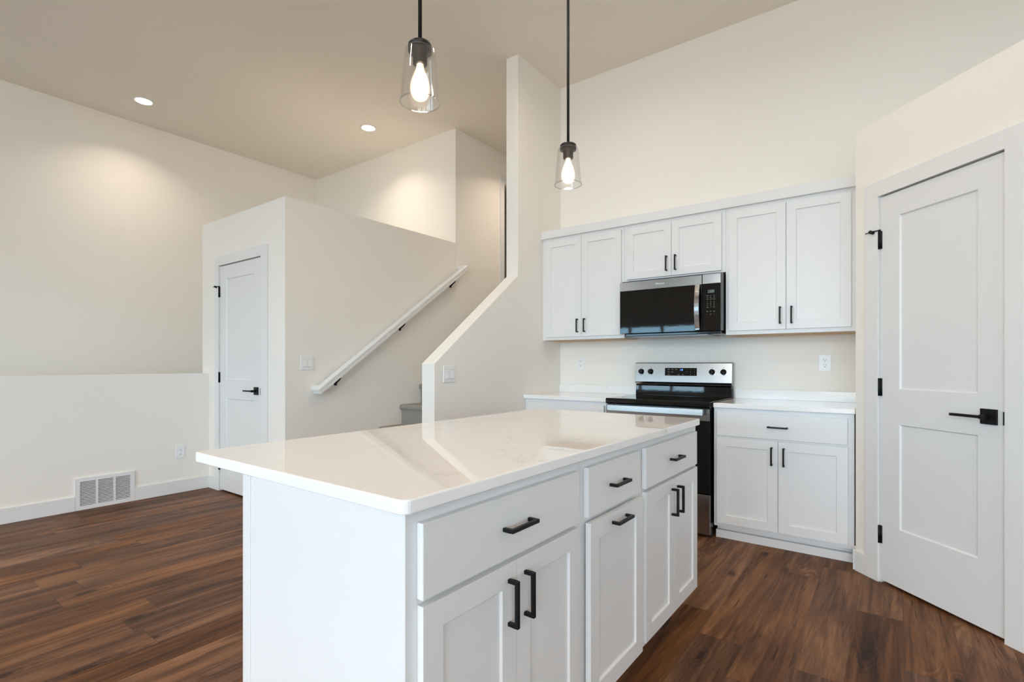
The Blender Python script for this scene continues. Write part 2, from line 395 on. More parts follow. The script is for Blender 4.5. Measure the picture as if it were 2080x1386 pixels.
def grid_wall(mb, ax, a0, a1, z0, z1, t0, t1, holes):
    """wall along axis ax ('x' or 'y') between a0..a1, thickness t0..t1 on the other axis, with rectangular holes"""
    A = sorted({a0, a1, *[h[0] for h in holes], *[h[1] for h in holes]})
    Z = sorted({z0, z1, *[h[2] for h in holes], *[h[3] for h in holes]})
    for i in range(len(A)-1):
        runs = []
        for j in range(len(Z)-1):
            ca, cz = (A[i]+A[i+1])/2, (Z[j]+Z[j+1])/2
            if any(h[0] < ca < h[1] and h[2] < cz < h[3] for h in holes): continue
            if runs and abs(runs[-1][1]-Z[j]) < 1e-9: runs[-1][1] = Z[j+1]
            else: runs.append([Z[j], Z[j+1]])
        for r0, r1 in runs:
            if ax == 'x': mb.box(A[i], A[i+1], t0, t1, r0, r1)
            else: mb.box(t0, t1, A[i], A[i+1], r0, r1)
    return mb

# ---------------------------------------------------------------- the setting
struct(MB().box(XK0, XR+.12, YF-.12, YB+.12, -0.04, 0.0).build('floor', M['floor']), 'dark brown wood plank floor', 'floor')
struct(MB().box(XL-.12, XR+.12, YF-.12, 7.2, ZC, ZC+.1).build('ceiling', M['ceiling']), 'flat beige ceiling', 'ceiling')
struct(MB().box(XL-.12, XL, YF-.12, 4.29, -1.45, ZC).build('wall_left', M['wall']), 'far left wall beyond the stairwell', 'wall')
struct(MB().box(XL-.12, XK0, YF-.12, 4.29, -1.50, -1.45).build('floor_stairwell', M['carpet']), 'lower stairwell floor', 'floor')
# half wall
struct(MB().box(XK0, XK1, YF, 2.205, -1.45, 1.077).build('wall_half', M['wall']), 'half wall with the floor register', 'wall')
struct(MB().box(XK0-.6, XK0, 2.205, 2.3, -1.45, -0.04).build('wall_stairwell', M['wall']))
# closet box beside the stairs, front face towards the room, door opening, top ledge
CX0, CX1 = -4.996, -4.235       # opening
mb = MB(); grid_wall(mb, 'x', -5.356, XH, 0, 2.495, 2.20, 2.30, [(CX0-.02, CX1+.02, 0, 2.085)])
mb.box(-5.356, -5.256, 2.30, YB+.01, -1.45, 2.495)
mb.box(XH-.11, XH, 2.30, YB+.01, 0, 2.495)
mb.box(-5.256, XH-.11, 2.30, YB+.01, 2.42, 2.495)
struct(mb.build('wall_closet', M['wall']), 'closet box with flat ledge top beside the stairs', 'wall')
struct(MB().box(-5.256, XH-.11, 4.12, YB+.01, 0, 2.42).build('wall_closet_back', M['wall']))
# landing wall + hall wall with a door opening
struct(MB().box(XL, XH, 4.171, 4.29, -1.45, ZC).build('wall_landing', M['wall']), 'upper wall above the closet box', 'wall')
HD0, HD1, HDZ = 5.035, 5.82, ZU+2.05
mb = MB(); grid_wall(mb, 'y', 4.29, 7.1, 0, ZC, XH-.11, XH, [(HD0, HD1, ZU, HDZ)])
struct(mb.build('wall_hall', M['wall']), 'upstairs hall wall past the handrail', 'wall')
struct(MB().box(XH-.11, XW1, 7.1, 7.2, 0, ZC).build('wall_hall_end', M['wall']))
struct(MB().box(XH, XW0, 4.14, 7.1, ZU-.2, ZU).build('floor_upper', M['carpet']), 'carpeted upper landing', 'floor')
mb = MB(); mb.box(XH-2.2, XH-.11, 4.30, 4.40, ZU, ZC); mb.box(XH-2.2, XH-.11, 6.8, 6.9, ZU, ZC); mb.box(XH-2.3, XH-2.2, 4.3, 6.9, ZU, ZC); mb.box(XH-2.3, XH-.11, 4.3, 6.9, ZU-.1, ZU)
struct(mb.build('wall_bedroom', M['wall']))
# wing wall: sloped cap, then full height
ys, ye = 2.507, 3.479
mb = MB(); mb.prism([(ys, 0), (7.1, 0), (7.1, ZC), (ye, ZC), (ye, 1.903), (ys, 1.168)], 0, XW0, XW1)
struct(mb.build('wall_wing', M['wall'], bevel=0.004), 'wing wall with a sloped cap between stairs and kitchen', 'wall')
struct(MB().box(XW1, XR+.12, YB, YB+.12, 0, ZC).build('wall_back', M['wall']), 'kitchen wall behind the cabinets', 'wall')
# front and right walls with windows, most of them added for daylight (behind the camera)
mb = MB(); grid_wall(mb, 'x', XL-.12, XR+.12, -1.45, ZC, YF-.12, YF, WIN)
struct(mb.build('wall_front', M['wall']))
mb = MB(); grid_wall(mb, 'y', YF, YB, 0, ZC, XR, XR+.12, WINR)
struct(mb.build('wall_right', M['wall']))
def window(n, ax, a0, a1, z0, z1, t, panes, mull=None):
    root = thing('window_%d' % n, None, None, kind='structure')
    fr = MB(); pn = MB(); fw = 0.045
    def bx(mb, p0, p1, q0, q1, d0, d1):
        if ax == 'x': mb.box(p0, p1, t+d0, t+d1, q0, q1)
        else: mb.box(t-d1, t-d0, p0, p1, q0, q1)
    e_ = 0.001
    bx(fr, a0+e_, a1-e_, z0+e_, z0+fw, -.10, -.02); bx(fr, a0+e_, a1-e_, z1-fw, z1-e_, -.10, -.02)
    bx(fr, a0+e_, a0+fw, z0+fw, z1-fw, -.10, -.02); bx(fr, a1-fw, a1-e_, z0+fw, z1-fw, -.10, -.02)
    ed = [a0] + (mull or [a0+(a1-a0)*k/panes for k in range(1, panes)]) + [a1]
    for c in ed[1:-1]: bx(fr, c-.035, c+.035, z0+fw, z1-fw, -.10, -.02)
    for k in range(panes):
        p0 = ed[k] + (.035 if k else fw); p1 = ed[k+1] - (.035 if k < panes-1 else fw)
        pm = MB(); bx(pm, p0, p1, z0+fw, z1-fw, -.064, -.058); pm.build('window_pane', M['pane'], root)
    fr.build('window_frame', M['trim'], root)
    cs = MB(); cw = .08
    bx(cs, a0-cw, a1+cw, z1, z1+cw, 0, .015); bx(cs, a0-cw, a1+cw, z0-cw, z0, 0, .015); bx(cs, a0-cw, a0, z0, z1, 0, .015); bx(cs, a1, a1+cw, z0, z1, 0, .015)
    cs.build('window_casing', M['trim'], root)
for i, (x0, x1, z0, z1) in enumerate(WIN): window(i+1, 'x', x0, x1, z0, z1, YF, (3, 3, 2, 1, 3, 2)[i], [-5.76, -4.87] if i == 0 else None)
window(7, 'y', *WINR[0], XR, 4)
struct(MB().box(-16, 12, YF-12, YF-.13, -1.6, -1.5).build('ground', M['concrete']))

# pantry: diagonal wall with a door, plant-shelf top
P0 = (-0.187, 3.488, 0); RZ = -PI/4
PT = 2.478
def diag(x, y):   # local (along, into wall) -> world
    c = math.sqrt(.5); return (P0[0] + c*x + c*y, P0[1] - c*x + c*y)
OS0, OS1, OZ = 0.154, 0.775, 2.060          # casing inner edges (plane y = 0)
WP = 0.014                                   # wall plane depth behind the casing face
LEN_D = 1.16
mb = MB(); grid_wall(mb, 'x', -0.008, LEN_D, 0, PT, WP, WP+.11, [(OS0-.012, OS1+.012, 0, OZ+.012)])
o = mb.build('wall_pantry', M['wall'], loc=P0, rotz=RZ); struct(o, 'angled pantry wall', 'wall')
p1 = diag(-.008, WP); pe = diag(LEN_D, WP)
mb = MB(); mb.box(p1[0], p1[0]+.10, p1[1]+.02, YB, 0, PT-.06)
mb.box(pe[0]-.02, XR, pe[1], pe[1]+.11, 0, PT-.06)
mb.prism([(p1[0], YB), (p1[0], p1[1]+.004), (pe[0], pe[1]+.004), (XR, pe[1]+.004), (XR, YB)], 2, PT-.06, PT)
struct(mb.build('wall_pantry_side', M['wall']), 'short wall and ledge beside the upper cabinets', 'wall')

# ---------------------------------------------------------------- doors
def panel_door_mesh(wd, z0, z1, th, panels, rec=0.008, chf=0.006):
    """slab with recessed panels; front at y=0, thickness to +th; panels: (x0,x1,z0,z1)"""
    mb = MB()
    xs = sorted({0, wd, *[p[0] for p in panels], *[p[1] for p in panels]}); zs = sorted({z0, z1, *[p[2] for p in panels], *[p[3] for p in panels]})
    for i in range(len(xs)-1):
        for j in range(len(zs)-1):
            cx, cz = (xs[i]+xs[i+1])/2, (zs[j]+zs[j+1])/2
            if any(p[0] < cx < p[1] and p[2] < cz < p[3] for p in panels): continue
            mb.quad([(xs[i], 0, zs[j]), (xs[i+1], 0, zs[j]), (xs[i+1], 0, zs[j+1]), (xs[i], 0, zs[j+1])])
    for a, b, c, d in panels:
        o_ = [(a, 0, c), (b, 0, c), (b, 0, d), (a, 0, d)]; n_ = [(a+chf, rec, c+chf), (b-chf, rec, c+chf), (b-chf, rec, d-chf), (a+chf, rec, d-chf)]
        mb.quad(n_)
        for k in range(4): mb.quad([o_[k], o_[(k+1) % 4], n_[(k+1) % 4], n_[k]])
    mb.quad([(0, th, z0), (0, th, z1), (wd, th, z1), (wd, th, z0)])
    mb.quad([(0, 0, z0), (0, 0, z1), (0, th, z1), (0, th, z0)]); mb.quad([(wd, 0, z0), (wd, th, z0), (wd, th, z1), (wd, 0, z1)])
    mb.quad([(0, 0, z0), (0, th, z0), (wd, th, z0), (wd, 0, z0)]); mb.quad([(0, 0, z1), (wd, 0, z1), (wd, th, z1), (0, th, z1)])
    return mb

def make_door(n, label, loc, rz, d0, d1, panels, casing, hinge_z, rose, lever_dir, lever_len, dy, wp, stop=True):
    """d0,d1: slab along local x; casing: (outer0, inner0, inner1, outer1, inner_z, outer_z)"""
    root = thing('door_%d' % n, label, 'door', loc, rz, kind='structure')
    z0, z1 = 0.016, casing[4]-.008
    s = panel_door_mesh(d1-d0, z0, z1, .035, panels); s.xf(lambda p: p + Vector((d0, dy, 0))); s.build('door_slab', M['door'], root)
    o0, i0, i1, o1, iz, oz = casing
    c = MB(); c.box(o0, i0, 0, wp-.0005, 0, oz); c.box(i1, o1, 0, wp-.0005, 0, oz); c.box(i0, i1, 0, wp-.0005, iz, oz)
    c.build('door_casing', M['trim'], root, bevel=.0015)
    j = MB(); e0, e1 = i0-.010, i1+.010
    j.box(e0, i0+.004, wp+.001, .12, 0, iz+.010); j.box(i1-.004, e1, wp+.001, .12, 0, iz+.010); j.box(i0+.004, i1-.004, wp+.001, .12, iz+.001, iz+.010)
    j.box(i0+.004, i0+.016, dy+.037, dy+.06, 0, iz); j.box(i1-.016, i1-.004, dy+.037, dy+.06, 0, iz); j.box(i0+.016, i1-.016, dy+.037, dy+.06, iz-.012, iz)
    j.build('door_jamb', M['trim'], root)
    for k, hz in enumerate(hinge_z):
        h = MB(); hx = d0-.004
        h.lathe([(.0065, hz-.047), (.0065, hz+.047)], hx, dy-.006, 14)
        h.box(hx, d0+.010, dy-.004, dy-.0003, hz-.047, hz+.047); h.box(hx-.011, hx, dy-.004, dy-.0003, hz-.047, hz+.047)
        ho = h.build('hinge', M['black'], root)
        if k == 0 and stop:
            q = MB(); zt = hz+.052
            q.lathe([(.007, zt-.004), (.007, zt+.004)], hx, dy-.006, 12)
            q.tube([(hx, dy-.008, zt), (hx-.035, dy-.026, zt)], .0035, 8)
            q.tube([(hx-.030, dy-.012, zt-.006), (hx-.034, dy-.034, zt+.0)], .009, 12)
            q.tube([(hx-.030, dy-.022, zt-.002), (hx-.062, dy-.032, zt-.004)], .0028, 8)
            q.build('door_stop', M['black'], ho)
    rx, rzz = rose
    r = MB(); r.box(rx-.033, rx+.033, dy-.010, dy-.0002, rzz-.033, rzz+.033); ro = r.build('handle_plate', M['black'], root, bevel=.001)
    l = MB(); l.tube([(rx, dy-.010, rzz), (rx, dy-.050, rzz)], .010, 16)
    l.box(min(rx+.012*-lever_dir, rx+lever_dir*lever_len), max(rx+.012*-lever_dir, rx+lever_dir*lever_len), dy-.058, dy-.042, rzz-.006, rzz+.006)
    l.build('lever', M['black'], ro, bevel=.001)
    k = MB(); k.box(i1-.0045 if lever_dir < 0 else i0+.0005, i1+.0005 if lever_dir < 0 else i0+.0045, -.0008, .012, rzz-.030, rzz+.026); k.build('strike_plate', M['black'], root)
    return root
make_door(1, 'large white two-panel pantry door in the angled wall', P0, RZ, 0.161, 0.769,
          [(.111, .498, 1.035, 1.932), (.111, .498, .312, .853)], (.071, OS0, OS1, .848, OZ, 2.143), (1.826, 1.042, .257), (.709, .939), -1, .128, .012, WP)
make_door(2, 'narrow white two-panel closet door left of the handrail wall', (CX0, 2.186, 0), 0, .006, .755,
          [(.125, .624, 1.025, 1.935), (.125, .624, .312, .853)], (-.070, 0, .761, .863, 2.066, 2.152), (1.826, 1.042, .24), (.675, .936), -1, .125, .012, WP)
# upstairs hall door opening
r3 = thing('door_3', 'tall narrow doorway in the upstairs hall wall', 'door', (XH, HD0, ZU), PI/2, kind='structure')
wd3 = HD1-HD0
c = MB(); c.box(-.077, 0, -.014, -.0005, 0, 2.13); c.box(wd3, wd3+.09, -.014, -.0005, 0, 2.13); c.box(0, wd3, -.014, -.0005, 2.045, 2.13)
c.build('door_casing', M['trim'], r3)
c = MB(); c.box(0.0005, .018, .0, .109, 0, 2.03); c.box(wd3-.018, wd3-.0005, .0, .109, 0, 2.03); c.box(.0005, wd3-.0005, 0, .109, 2.03, 2.0495)
c.build('door_jamb', M['trim'], r3)

# baseboards
def base(name, x0, x1, y0, y1, z1=.113, loc=None, rz=0):
    o = MB().box(x0, x1, y0, y1, 0, z1).build(name, M['trim'], loc=loc, rotz=rz, bevel=.0015); struct(o)
VY0, VY1 = 1.203, 1.600
base('baseboard_half_wall', XK1+.0003, XK1+.013, YF+.001, VY0-.001); base('baseboard_half_wall_end', XK1+.0003, XK1+.013, VY1+.001, 2.199)
base('baseboard_closet', XK1+.0135, CX0-.071, 2.187, 2.1997); base('baseboard_closet_right', CX1+.104, XH+.013, 2.187, 2.1997)
base('baseboard_stairs', XH+.0003, XH+.013, 2.2, 2.60)
base('baseboard_wing', XW0-.013, XW1+.013, 2.494, 2.5067); base('baseboard_wing_right', XW1+.0003, XW1+.013, 2.5068, 3.58)
base('baseboard_pantry', .0, .0705, 0.001, .0137, .113, P0, RZ); base('baseboard_pantry_right', .849, LEN_D, 0.001, .0137, .113, P0, RZ)
base('baseboard_pantry_side', p1[0]-.013, p1[0]-.0003, p1[1]-.004, 3.583)
base('baseboard_front', -3.85, -3.1, YF+.0003, YF+.013); base('baseboard_right', XR-.013, XR-.0003, YF+.02, 2.6)

# ---------------------------------------------------------------- stairs
st = thing('staircase', 'grey carpeted stairs rising between the handrail wall and the wing wall', 'stairs', (XH, 2.606, 0))
RISE, RUN = .1925, .255
wS = XW0-XH
for k in range(1, 8):
    y0 = (k-1)*RUN; z = k*RISE
    pts = [(y0+.028, 0 if k == 1 else z-RISE-.02), (y0+.028, z-.050)]
    rr = .025
    for q in range(9):
        t = -PI/2 + PI*q/8; pts.append((y0+rr-rr*math.cos(t), z-rr+rr*math.sin(t)))
    pts += [(y0+RUN+.029 if k < 7 else y0+.06, z), (y0+RUN+.029 if k < 7 else y0+.06, 0 if k == 1 else z-RISE-.02)]
    MB().prism(pts, 0, .001, wS-.001).build('step', M['carpet'], st)

# ---------------------------------------------------------------- handrail
hr = thing('handrail', 'white wall-mounted stair handrail on black brackets', 'handrail', (XH, 2.455, .957))
sl = math.atan(.7086); d2 = Vector((0, math.cos(sl), math.sin(sl))); up = Vector((0, -math.sin(sl), math.cos(sl))); dx = Vector((1, 0, 0))
prof = [(-.0275, -.012), (-.0275, -.029), (.0275, -.029), (.0275, -.012), (.022, -.009), (.0275, -.005), (.0275, .014), (.018, .026), (0, .029), (-.018, .026), (-.0275, .014), (-.0275, -.005), (-.022, -.009)]
A0 = Vector((.001, 0, 0)); A1 = Vector((.082, 0, 0)); A2 = A1 + d2*((4.235-2.455)/math.cos(sl)); A3 = Vector((.001, A2.y, A2.z))
segs = [dx, d2, -dx]; ptsP = [A0, A1, A2, A3]; rings = []
for j, p in enumerate(ptsP):
    da = segs[max(0, j-1)]; db = segs[min(2, j)]
    sa, sb = da.cross(up), db.cross(up)
    off = sa if j in (0, 3) else (sa+sb)/(1+sa.dot(sb))
    rings.append([tuple(p + up*b_ + off*a_) for a_, b_ in prof])
mb = MB(); n = len(prof)
for r in rings: mb.v += r
for j in range(3):
    for k in range(n): mb.f.append((j*n+k, j*n+(k+1) % n, (j+1)*n+(k+1) % n, (j+1)*n+k)); mb.sm.append(False)
mb.f.append(tuple(range(n))); mb.f.append(tuple(3*n+k for k in range(n))); mb.sm += [False, False]
mb.build('rail', M['trim'], hr)
for yb in (2.655, 3.375, 4.085):
    c = A1 + d2*((yb-2.455)/math.cos(sl)); b = MB(); u = c - up*.029
    b.box(.0005, .007, c.y-.012, c.y+.012, u.z-.096, u.z-.044)
    b.tube([(.003, c.y, u.z-.086), (.012, c.y, u.z-.074), (.030, c.y, u.z-.062), (.055, c.y, u.z-.050), (.074, c.y, u.z-.034), (.082, c.y, u.z-.002)], [.009, .009, .0075, .0065, .006, .006], 12)
    e0 = u - d2*.026 - up*.004; e1 = u + d2*.026 - up*.004
    b.tube([tuple(e0), tuple(e1)], .0045, 8)
    b.build('bracket', M['black'], hr)

# ---------------------------------------------------------------- wall plates
def switch_plate(label, loc, rz):
    r = thing('light_switch', label, 'light switch', loc, rz)
    MB().box(-.058, .058, -.006, -.0003, -.0585, .0585).build('plate', M['plastic'], r, bevel=.003, seg=3)
    for c in (-.023, .023):
        m = MB(); m.quad([(c-.0165, -.0064, -.033), (c+.0165, -.0064, -.033), (c+.0165, -.0064, .033), (c-.0165, -.0064, .033)]); m.build('gap_shade', M['gap_shade'], r)
        m = MB(); m.prism([(-.0062, -.031), (-.0125, -.031), (-.0075, 0.002), (-.0072, .031), (-.0062, .031)], 0, c-.0152, c+.0152); m.build('rocker', M['plastic'], r)
    return r
switch_plate('white double rocker switch on the handrail wall beside the closet', (XH, 2.388, 1.174), PI/2)
switch_plate('white double rocker switch on the wing wall facing the kitchen', (XW1, 2.652, 1.094), PI/2)
def outlet(label, loc, rz):
    r = thing('wall_outlet', label, 'outlet', loc, rz)
    MB().box(-.0375, .0375, -.006, -.0003, -.0585, .0585).build('plate', M['plastic'], r, bevel=.003, seg=3)
    for c in (-.0195, .0195):
        m = MB(); m.lathe([(.0168, 0), (.0168, .002)], 0, 0, 28); m.xf(lambda p: Vector((p.x, -.0061-p.z, max(-.0135, min(.0135, p.y))+c))); f = m.build('socket_face', M['plastic'], r)
        m = MB(); m.box(-.0075, -.0055, -.0085, -.0080, c+.001, c+.009); m.box(.0055, .0075, -.0085, -.0080, c+.001, c+.008); m.box(-.0025, .0025, -.0085, -.0080, c-.009, c-.004); m.build('slots', M['slot'], f)
    return r
outlet('white outlet low on the half wall near the closet', (XK1, 1.953, .368), PI/2)
outlet('white outlet on the backsplash wall left of the stove', (-2.312, YB, 1.170), 0)
outlet('white outlet on the backsplash wall right of the stove', (-.394, YB, 1.171), 0)

# ---------------------------------------------------------------- return-air register
rg = thing('air_register', 'white louvered air return register in the half wall baseboard', 'air vent', (XK1, (VY0+VY1)/2, 0), PI/2)
hw = (VY1-VY0)/2; zt = .254
MB().box(-hw+.015, hw-.015, -.002, -.0004, .02, zt-.02).build('slot_shade_sheet', M['shadow'], rg)  # dark sheet painting in the shade seen between the louvers
fr = MB(); fr.box(-hw, -hw+.030, -.014, -.0004, .001, zt); fr.box(hw-.030, hw, -.014, -.0004, .001, zt); fr.box(-hw+.03, hw-.03, -.014, -.0004, .001, .034); fr.box(-hw+.03, hw-.03, -.014, -.0004, zt-.030, zt)
cw = (2*hw-.06-.030)/3
for k in (1, 2): xx = -hw+.03+k*cw+(k-1)*.015; fr.box(xx, xx+.015, -.014, -.0022, .034, zt-.030)
fr.build('frame', M['louver'], rg)
lv = MB()
for k in range(3):
    x0 = -hw+.03+k*(cw+.015)
    for j in range(16):
        zc = .036+(zt-.066-.002)*(j+.5)/16
        lv.prism([(-.0125, zc-.0036), (-.0115, zc-.0042), (-.0050, zc+.0012), (-.0060, zc+.0018)], 0, x0+.0005, x0+cw-.0005)
lv.build('louvers', M['louver'], rg)

# ---------------------------------------------------------------- cabinets
def shaker(x0, x1, z0, z1, parent, name='door', y=-.019, stile=.0575, m=None):
    mb = panel_door_mesh(x1-x0, 0, z1-z0, .0185, [(stile, x1-x0-stile, stile, z1-z0-stile)], rec=.0075, chf=.0015)
    mb.xf(lambda p: p + Vector((x0, y, z0))); return mb.build(name, M['cabinet'], parent, bevel=.0012)
def slab(x0, x1, z0, z1, parent, y=-.019):
    return MB().box(x0, x1, y, y+.0185, z0, z1).build('drawer', M['cabinet'], parent, bevel=.0022)
def pull(parent, cx, cz, vertical, y=-.019, L=.114):
    m = MB(); t = .0048; h = L/2; d = .031
    def bx(a0, a1, y0, y1):
        if vertical: m.box(cx-t, cx+t, y0, y1, cz+a0, cz+a1)
        else: m.box(cx+a0, cx+a1, y0, y1, cz-t, cz+t)
    bx(-h, h, y-d, y-d+.0096); bx(-h, -h+.0096, y-d+.0096, y-.0002); bx(h-.0096, h, y-d+.0096, y-.0002)
    return m.build('pull_handle', M['black'], parent, bevel=.0008)
G = .0015
def base_cabinet(label, loc, rz, w, d, fronts, group=None, toe=True):
    r = thing('base_cabinet', label, 'cabinet', loc, rz, group)
    b = MB(); b.box(0.0005, w-.0005, 0, d, .085, .8745)
    b.build('carcass', M['cabinet'], r)
    b = MB(); b.box(.003, w-.003, .070, d, 0.0005, .085)
    if toe: b.box(.006, w-.001, .026, .040, .0005, .052); b.box(.006, w-.001, .040, .070, .0005, .048)
    b.build('toe_kick', M['cabinet'], r)
    for f in fronts:
        k = f[0]
        if k == 'drawer':
            s_ = slab(f[1], f[2], .6915, .8465, r); pull(s_, (f[1]+f[2])/2, .768, False)
        elif k == 'pair':
            x0, x1 = f[1], f[2]; c = (x0+x1)/2
            a_ = shaker(x0, c-G, .110, .6795, r); pull(a_, c-.034, .586, True)
            b_ = shaker(c+G, x1, .110, .6795, r); pull(b_, c+.034, .586, True)
        elif k == 'pullout':
            a_ = shaker(f[1], f[2], .108, .6765, r, name='pullout_front', y=-.027); pull(a_, (f[1]+f[2])/2, .645, False, y=-.027)
    return r
# island (fronts face +X)
IX = -.774; IY = .687
base_cabinet('island cabinet nearest the camera, one wide drawer over two doors', (IX, IY, 0), PI/2, .689, .608, [('drawer', .030, .662), ('pair', .031, .664)], toe=False)
base_cabinet('narrow middle island cabinet with a pull-out front under a drawer', (IX, IY+.689, 0), PI/2, .457, .608, [('drawer', .030, .430), ('pullout', .030, .432)], toe=False)
base_cabinet('far island cabinet next to the stove, small drawer over two doors', (IX, IY+1.146, 0), PI/2, .684, .608, [('drawer', .026, .648), ('pair', .028, .650)], toe=False)
tag(MB().box(-1.420, -1.3825, .684, 2.519, .0005, .8745).build('island_back_panel', M['cabinet'], bevel=.002), 'white back panel of the island, its end seen as a narrow strip', 'panel')
# wall-run base cabinets
YC = 3.585
base_cabinet('base cabinet left of the stove beside the wing wall', (XW1+.001, YC, 0), 0, .766, YB-YC-.001, [('drawer', .040, .745), ('pair', .040, .745)])
base_cabinet('base cabinet between the stove and the pantry door', (-.979, YC, 0), 0, .786, YB-YC-.001, [('drawer', .022, .754), ('pair', .022, .756)])

def rounded_slab(x0, x1, y0, y1, z0, z1, rad, corners=(1, 1, 1, 1)):
    pts = []
    for (cx, cy, a0), c in zip(((x1-rad, y1-rad, 0), (x0+rad, y1-rad, 90), (x0+rad, y0+rad, 180), (x1-rad, y0+rad, 270)), corners):
        if c:
            for q in range(7): t = math.radians(a0+90*q/6); pts.append((cx+rad*math.cos(t), cy+rad*math.sin(t)))
        else:
            pts.append({0: (x1, y1), 90: (x0, y1), 180: (x0, y0), 270: (x1, y0)}[a0])
    return MB().prism(pts, 2, z0, z1)
tag(rounded_slab(-1.675, -.747, .662, 2.512, .875, .905, .022).build('island_countertop', M['quartz'], bevel=.004, seg=3),
    'large white quartz island countertop with rounded corners', 'countertop')
tag(MB().box(XW1+.001, -1.762, 3.558, YB-.001, .875, .905).build('wall_countertop', M['quartz_wall'], bevel=.002), 'white quartz countertop left of the stove', 'countertop')
tag(MB().box(-.977, -.188, 3.558, YB-.001, .875, .905).build('wall_countertop', M['quartz_wall'], bevel=.002), 'white quartz countertop right of the stove', 'countertop')
tag(MB().box(XW1+.001, -1.762, 4.140, YB-.001, .9053, .974).build('backsplash', M['quartz_wall'], bevel=.0012), 'low quartz backsplash strip left of the stove', 'backsplash')
tag(MB().box(-.977, -.188, 4.140, YB-.001, .9053, .974).build('backsplash', M['quartz_wall'], bevel=.0012), 'low quartz backsplash strip right of the stove', 'backsplash')

# wall cabinets
def wall_cabinet(label, x0, x1, z0, dx0, dx1, dz0, pz):
    r = thing('wall_cabinet', label, 'cabinet', (x0, 3.855, 0), 0)
    w_ = x1-x0
    MB().box(.0005, w_-.0005, 0, YB-3.855-.001, z0, 2.335).build('carcass', M['cabinet'], r)
    MB().box(.018, w_-.018, .019, YB-3.855-.002, z0-.0035, z0-.0003).build('underside', M['rawwood'], r)
    a, b = dx0-x0, dx1-x0; c = (a+b)/2
    d_ = shaker(a, c-G, dz0, 2.243, r); pull(d_, c-.034, pz, True)
    d_ = shaker(c+G, b, dz0, 2.243, r); pull(d_, c+.034, pz, True)
    return r
wall_cabinet('left upper cabinet with two tall doors beside the wing wall', XW1+.001, -1.7455, 1.373, -2.489, -1.768, 1.399, 1.490)
wall_cabinet('short upper cabinet with two small doors above the microwave', -1.7455, -.972, 1.821, -1.720, -.998, 1.834, 1.927)
wall_cabinet('right upper cabinet with two tall doors next to the pantry wall', -.972, -.188, 1.371, -.949, -.223, 1.399, 1.491)
tag(MB().box(XW1+.001, -.188, 3.829, 3.8548, 2.268, 2.338).build('cabinet_crown', M['cabinet'], bevel=.0015), 'flat white trim board along the top of the upper cabinets', 'trim')

# ---------------------------------------------------------------- microwave
mw = thing('microwave', 'stainless over-the-range microwave with a black glass door', 'microwave', (-1.362, 3.760, 1.397), 0)
hw = .380
MB().box(-hw+.004, hw-.002, .030, .385, .004, .415).build('housing', M['enamel'], mw, bevel=.003)
b = MB(); b.prism([(.028, .004), (.028, .412), (.0, .402), (.0, .004)], 0, .2545, hw); b.build('control_panel', M['glassblack'], mw)
MB().box(.2560, hw-.001, -.0012, -.0002, .338, .402).build('panel_trim', M['steel'], mw)
b = MB(); b.box(-hw, .2515, 0, .028, .004, .403); dr = b.build('oven_door', M['glassblack'], mw, bevel=.002)
MB().box(-hw, .2502, -.0016, -.0002, .337, .403).build('door_trim', M['steel'], dr)
hp = []
for q in range(13):
    t = q/12; hp.append((-.018-.024*math.sin(PI*t), .012+.322*t))
b = MB(); P_ = hp + [(y+.007, z) for y, z in reversed(hp)]
b.prism(P_, 0, .207, .241); b.build('handle', M['steel'], dr, bevel=.002)
for z in (.012, .322): MB().box(.210, .238, -.020, -.0002, z, z+.012).build('handle_mount', M['steel'], dr)
MB().box(-hw+.03, hw-.004, .034, .385, -.018, .0035).build('bottom_grille', M['enamel'], mw, bevel=.004)
MB().box(-hw+.10, hw-.10, .05, .36, -.021, -.0182).build('grease_filter', M['steelside'], mw)
MB().box(hw-.0018, hw-.0002, .037, .110, .006, .412).build('side_trim', M['steelside'], mw)
text('maker_mark', 'Whirlpool', .020, M['logo'], dr, (-.058, -.0017, .371), xs=.85)
MB().box(.292, .337, -.0012, -.0002, .270, .293).build('display', M['lcd'], mw)
text('display_digits', '1:18', .016, M['lcd_on'], mw, (.320, -.0013, .2815))
rows = [(.252, ('Popcorn', 'Pizza', 'Reheat'), .0052), (.239, ('Potato', 'Rice', 'Melt'), .0052), (.226, ('Steam', 'Cook', 'Defrost'), .0058),
        (.207, '123', .0085), (.195, '456', .0085), (.183, '789', .0085), (.170, ('Clear', '0', 'Start'), .0065), (.140, ('Timer', 'Fan', 'Light'), .0070), (.120, ('+', 'Menu', '-'), .0058)]
kb = MB()
for z, lab, sz in rows:
    for k in range(3):
        text('key_legend', lab[k], sz, M['legend'], mw, (.290+.0225*k, -.0006, z), xs=.9)

# ---------------------------------------------------------------- range
rn = thing('kitchen_range', 'stainless and black glass electric range between the base cabinets', 'stove', (-1.370, 3.535, 0), 0)
hw = .381
MB().box(-hw+.002, hw-.002, .032, .600, .060, .868).build('body', M['enamel'], rn)
for x in (-hw+.05, hw-.05):
    for y in (.09, .55): MB().lathe([(.018, .0005), (.018, .03), (.012, .03), (.012, .06)], x, y, 14).build('levelling_foot', M['slot'], rn)
b = MB(); b.box(-hw+.004, hw-.004, .03, .06, .012, .060); b.build('kickplate', M['slot'], rn)
MB().box(-hw+.003, hw-.003, 0, .031, .022, .288).build('storage_drawer', M['steel'], rn, bevel=.003)
dr = MB().box(-hw+.003, hw-.003, 0, .031, .293, .862).build('oven_door', M['glassblack'], rn, bevel=.003)
MB().box(-hw+.003, hw-.003, -.0025, -.0003, .783, .862).build('door_trim', M['steel'], dr)
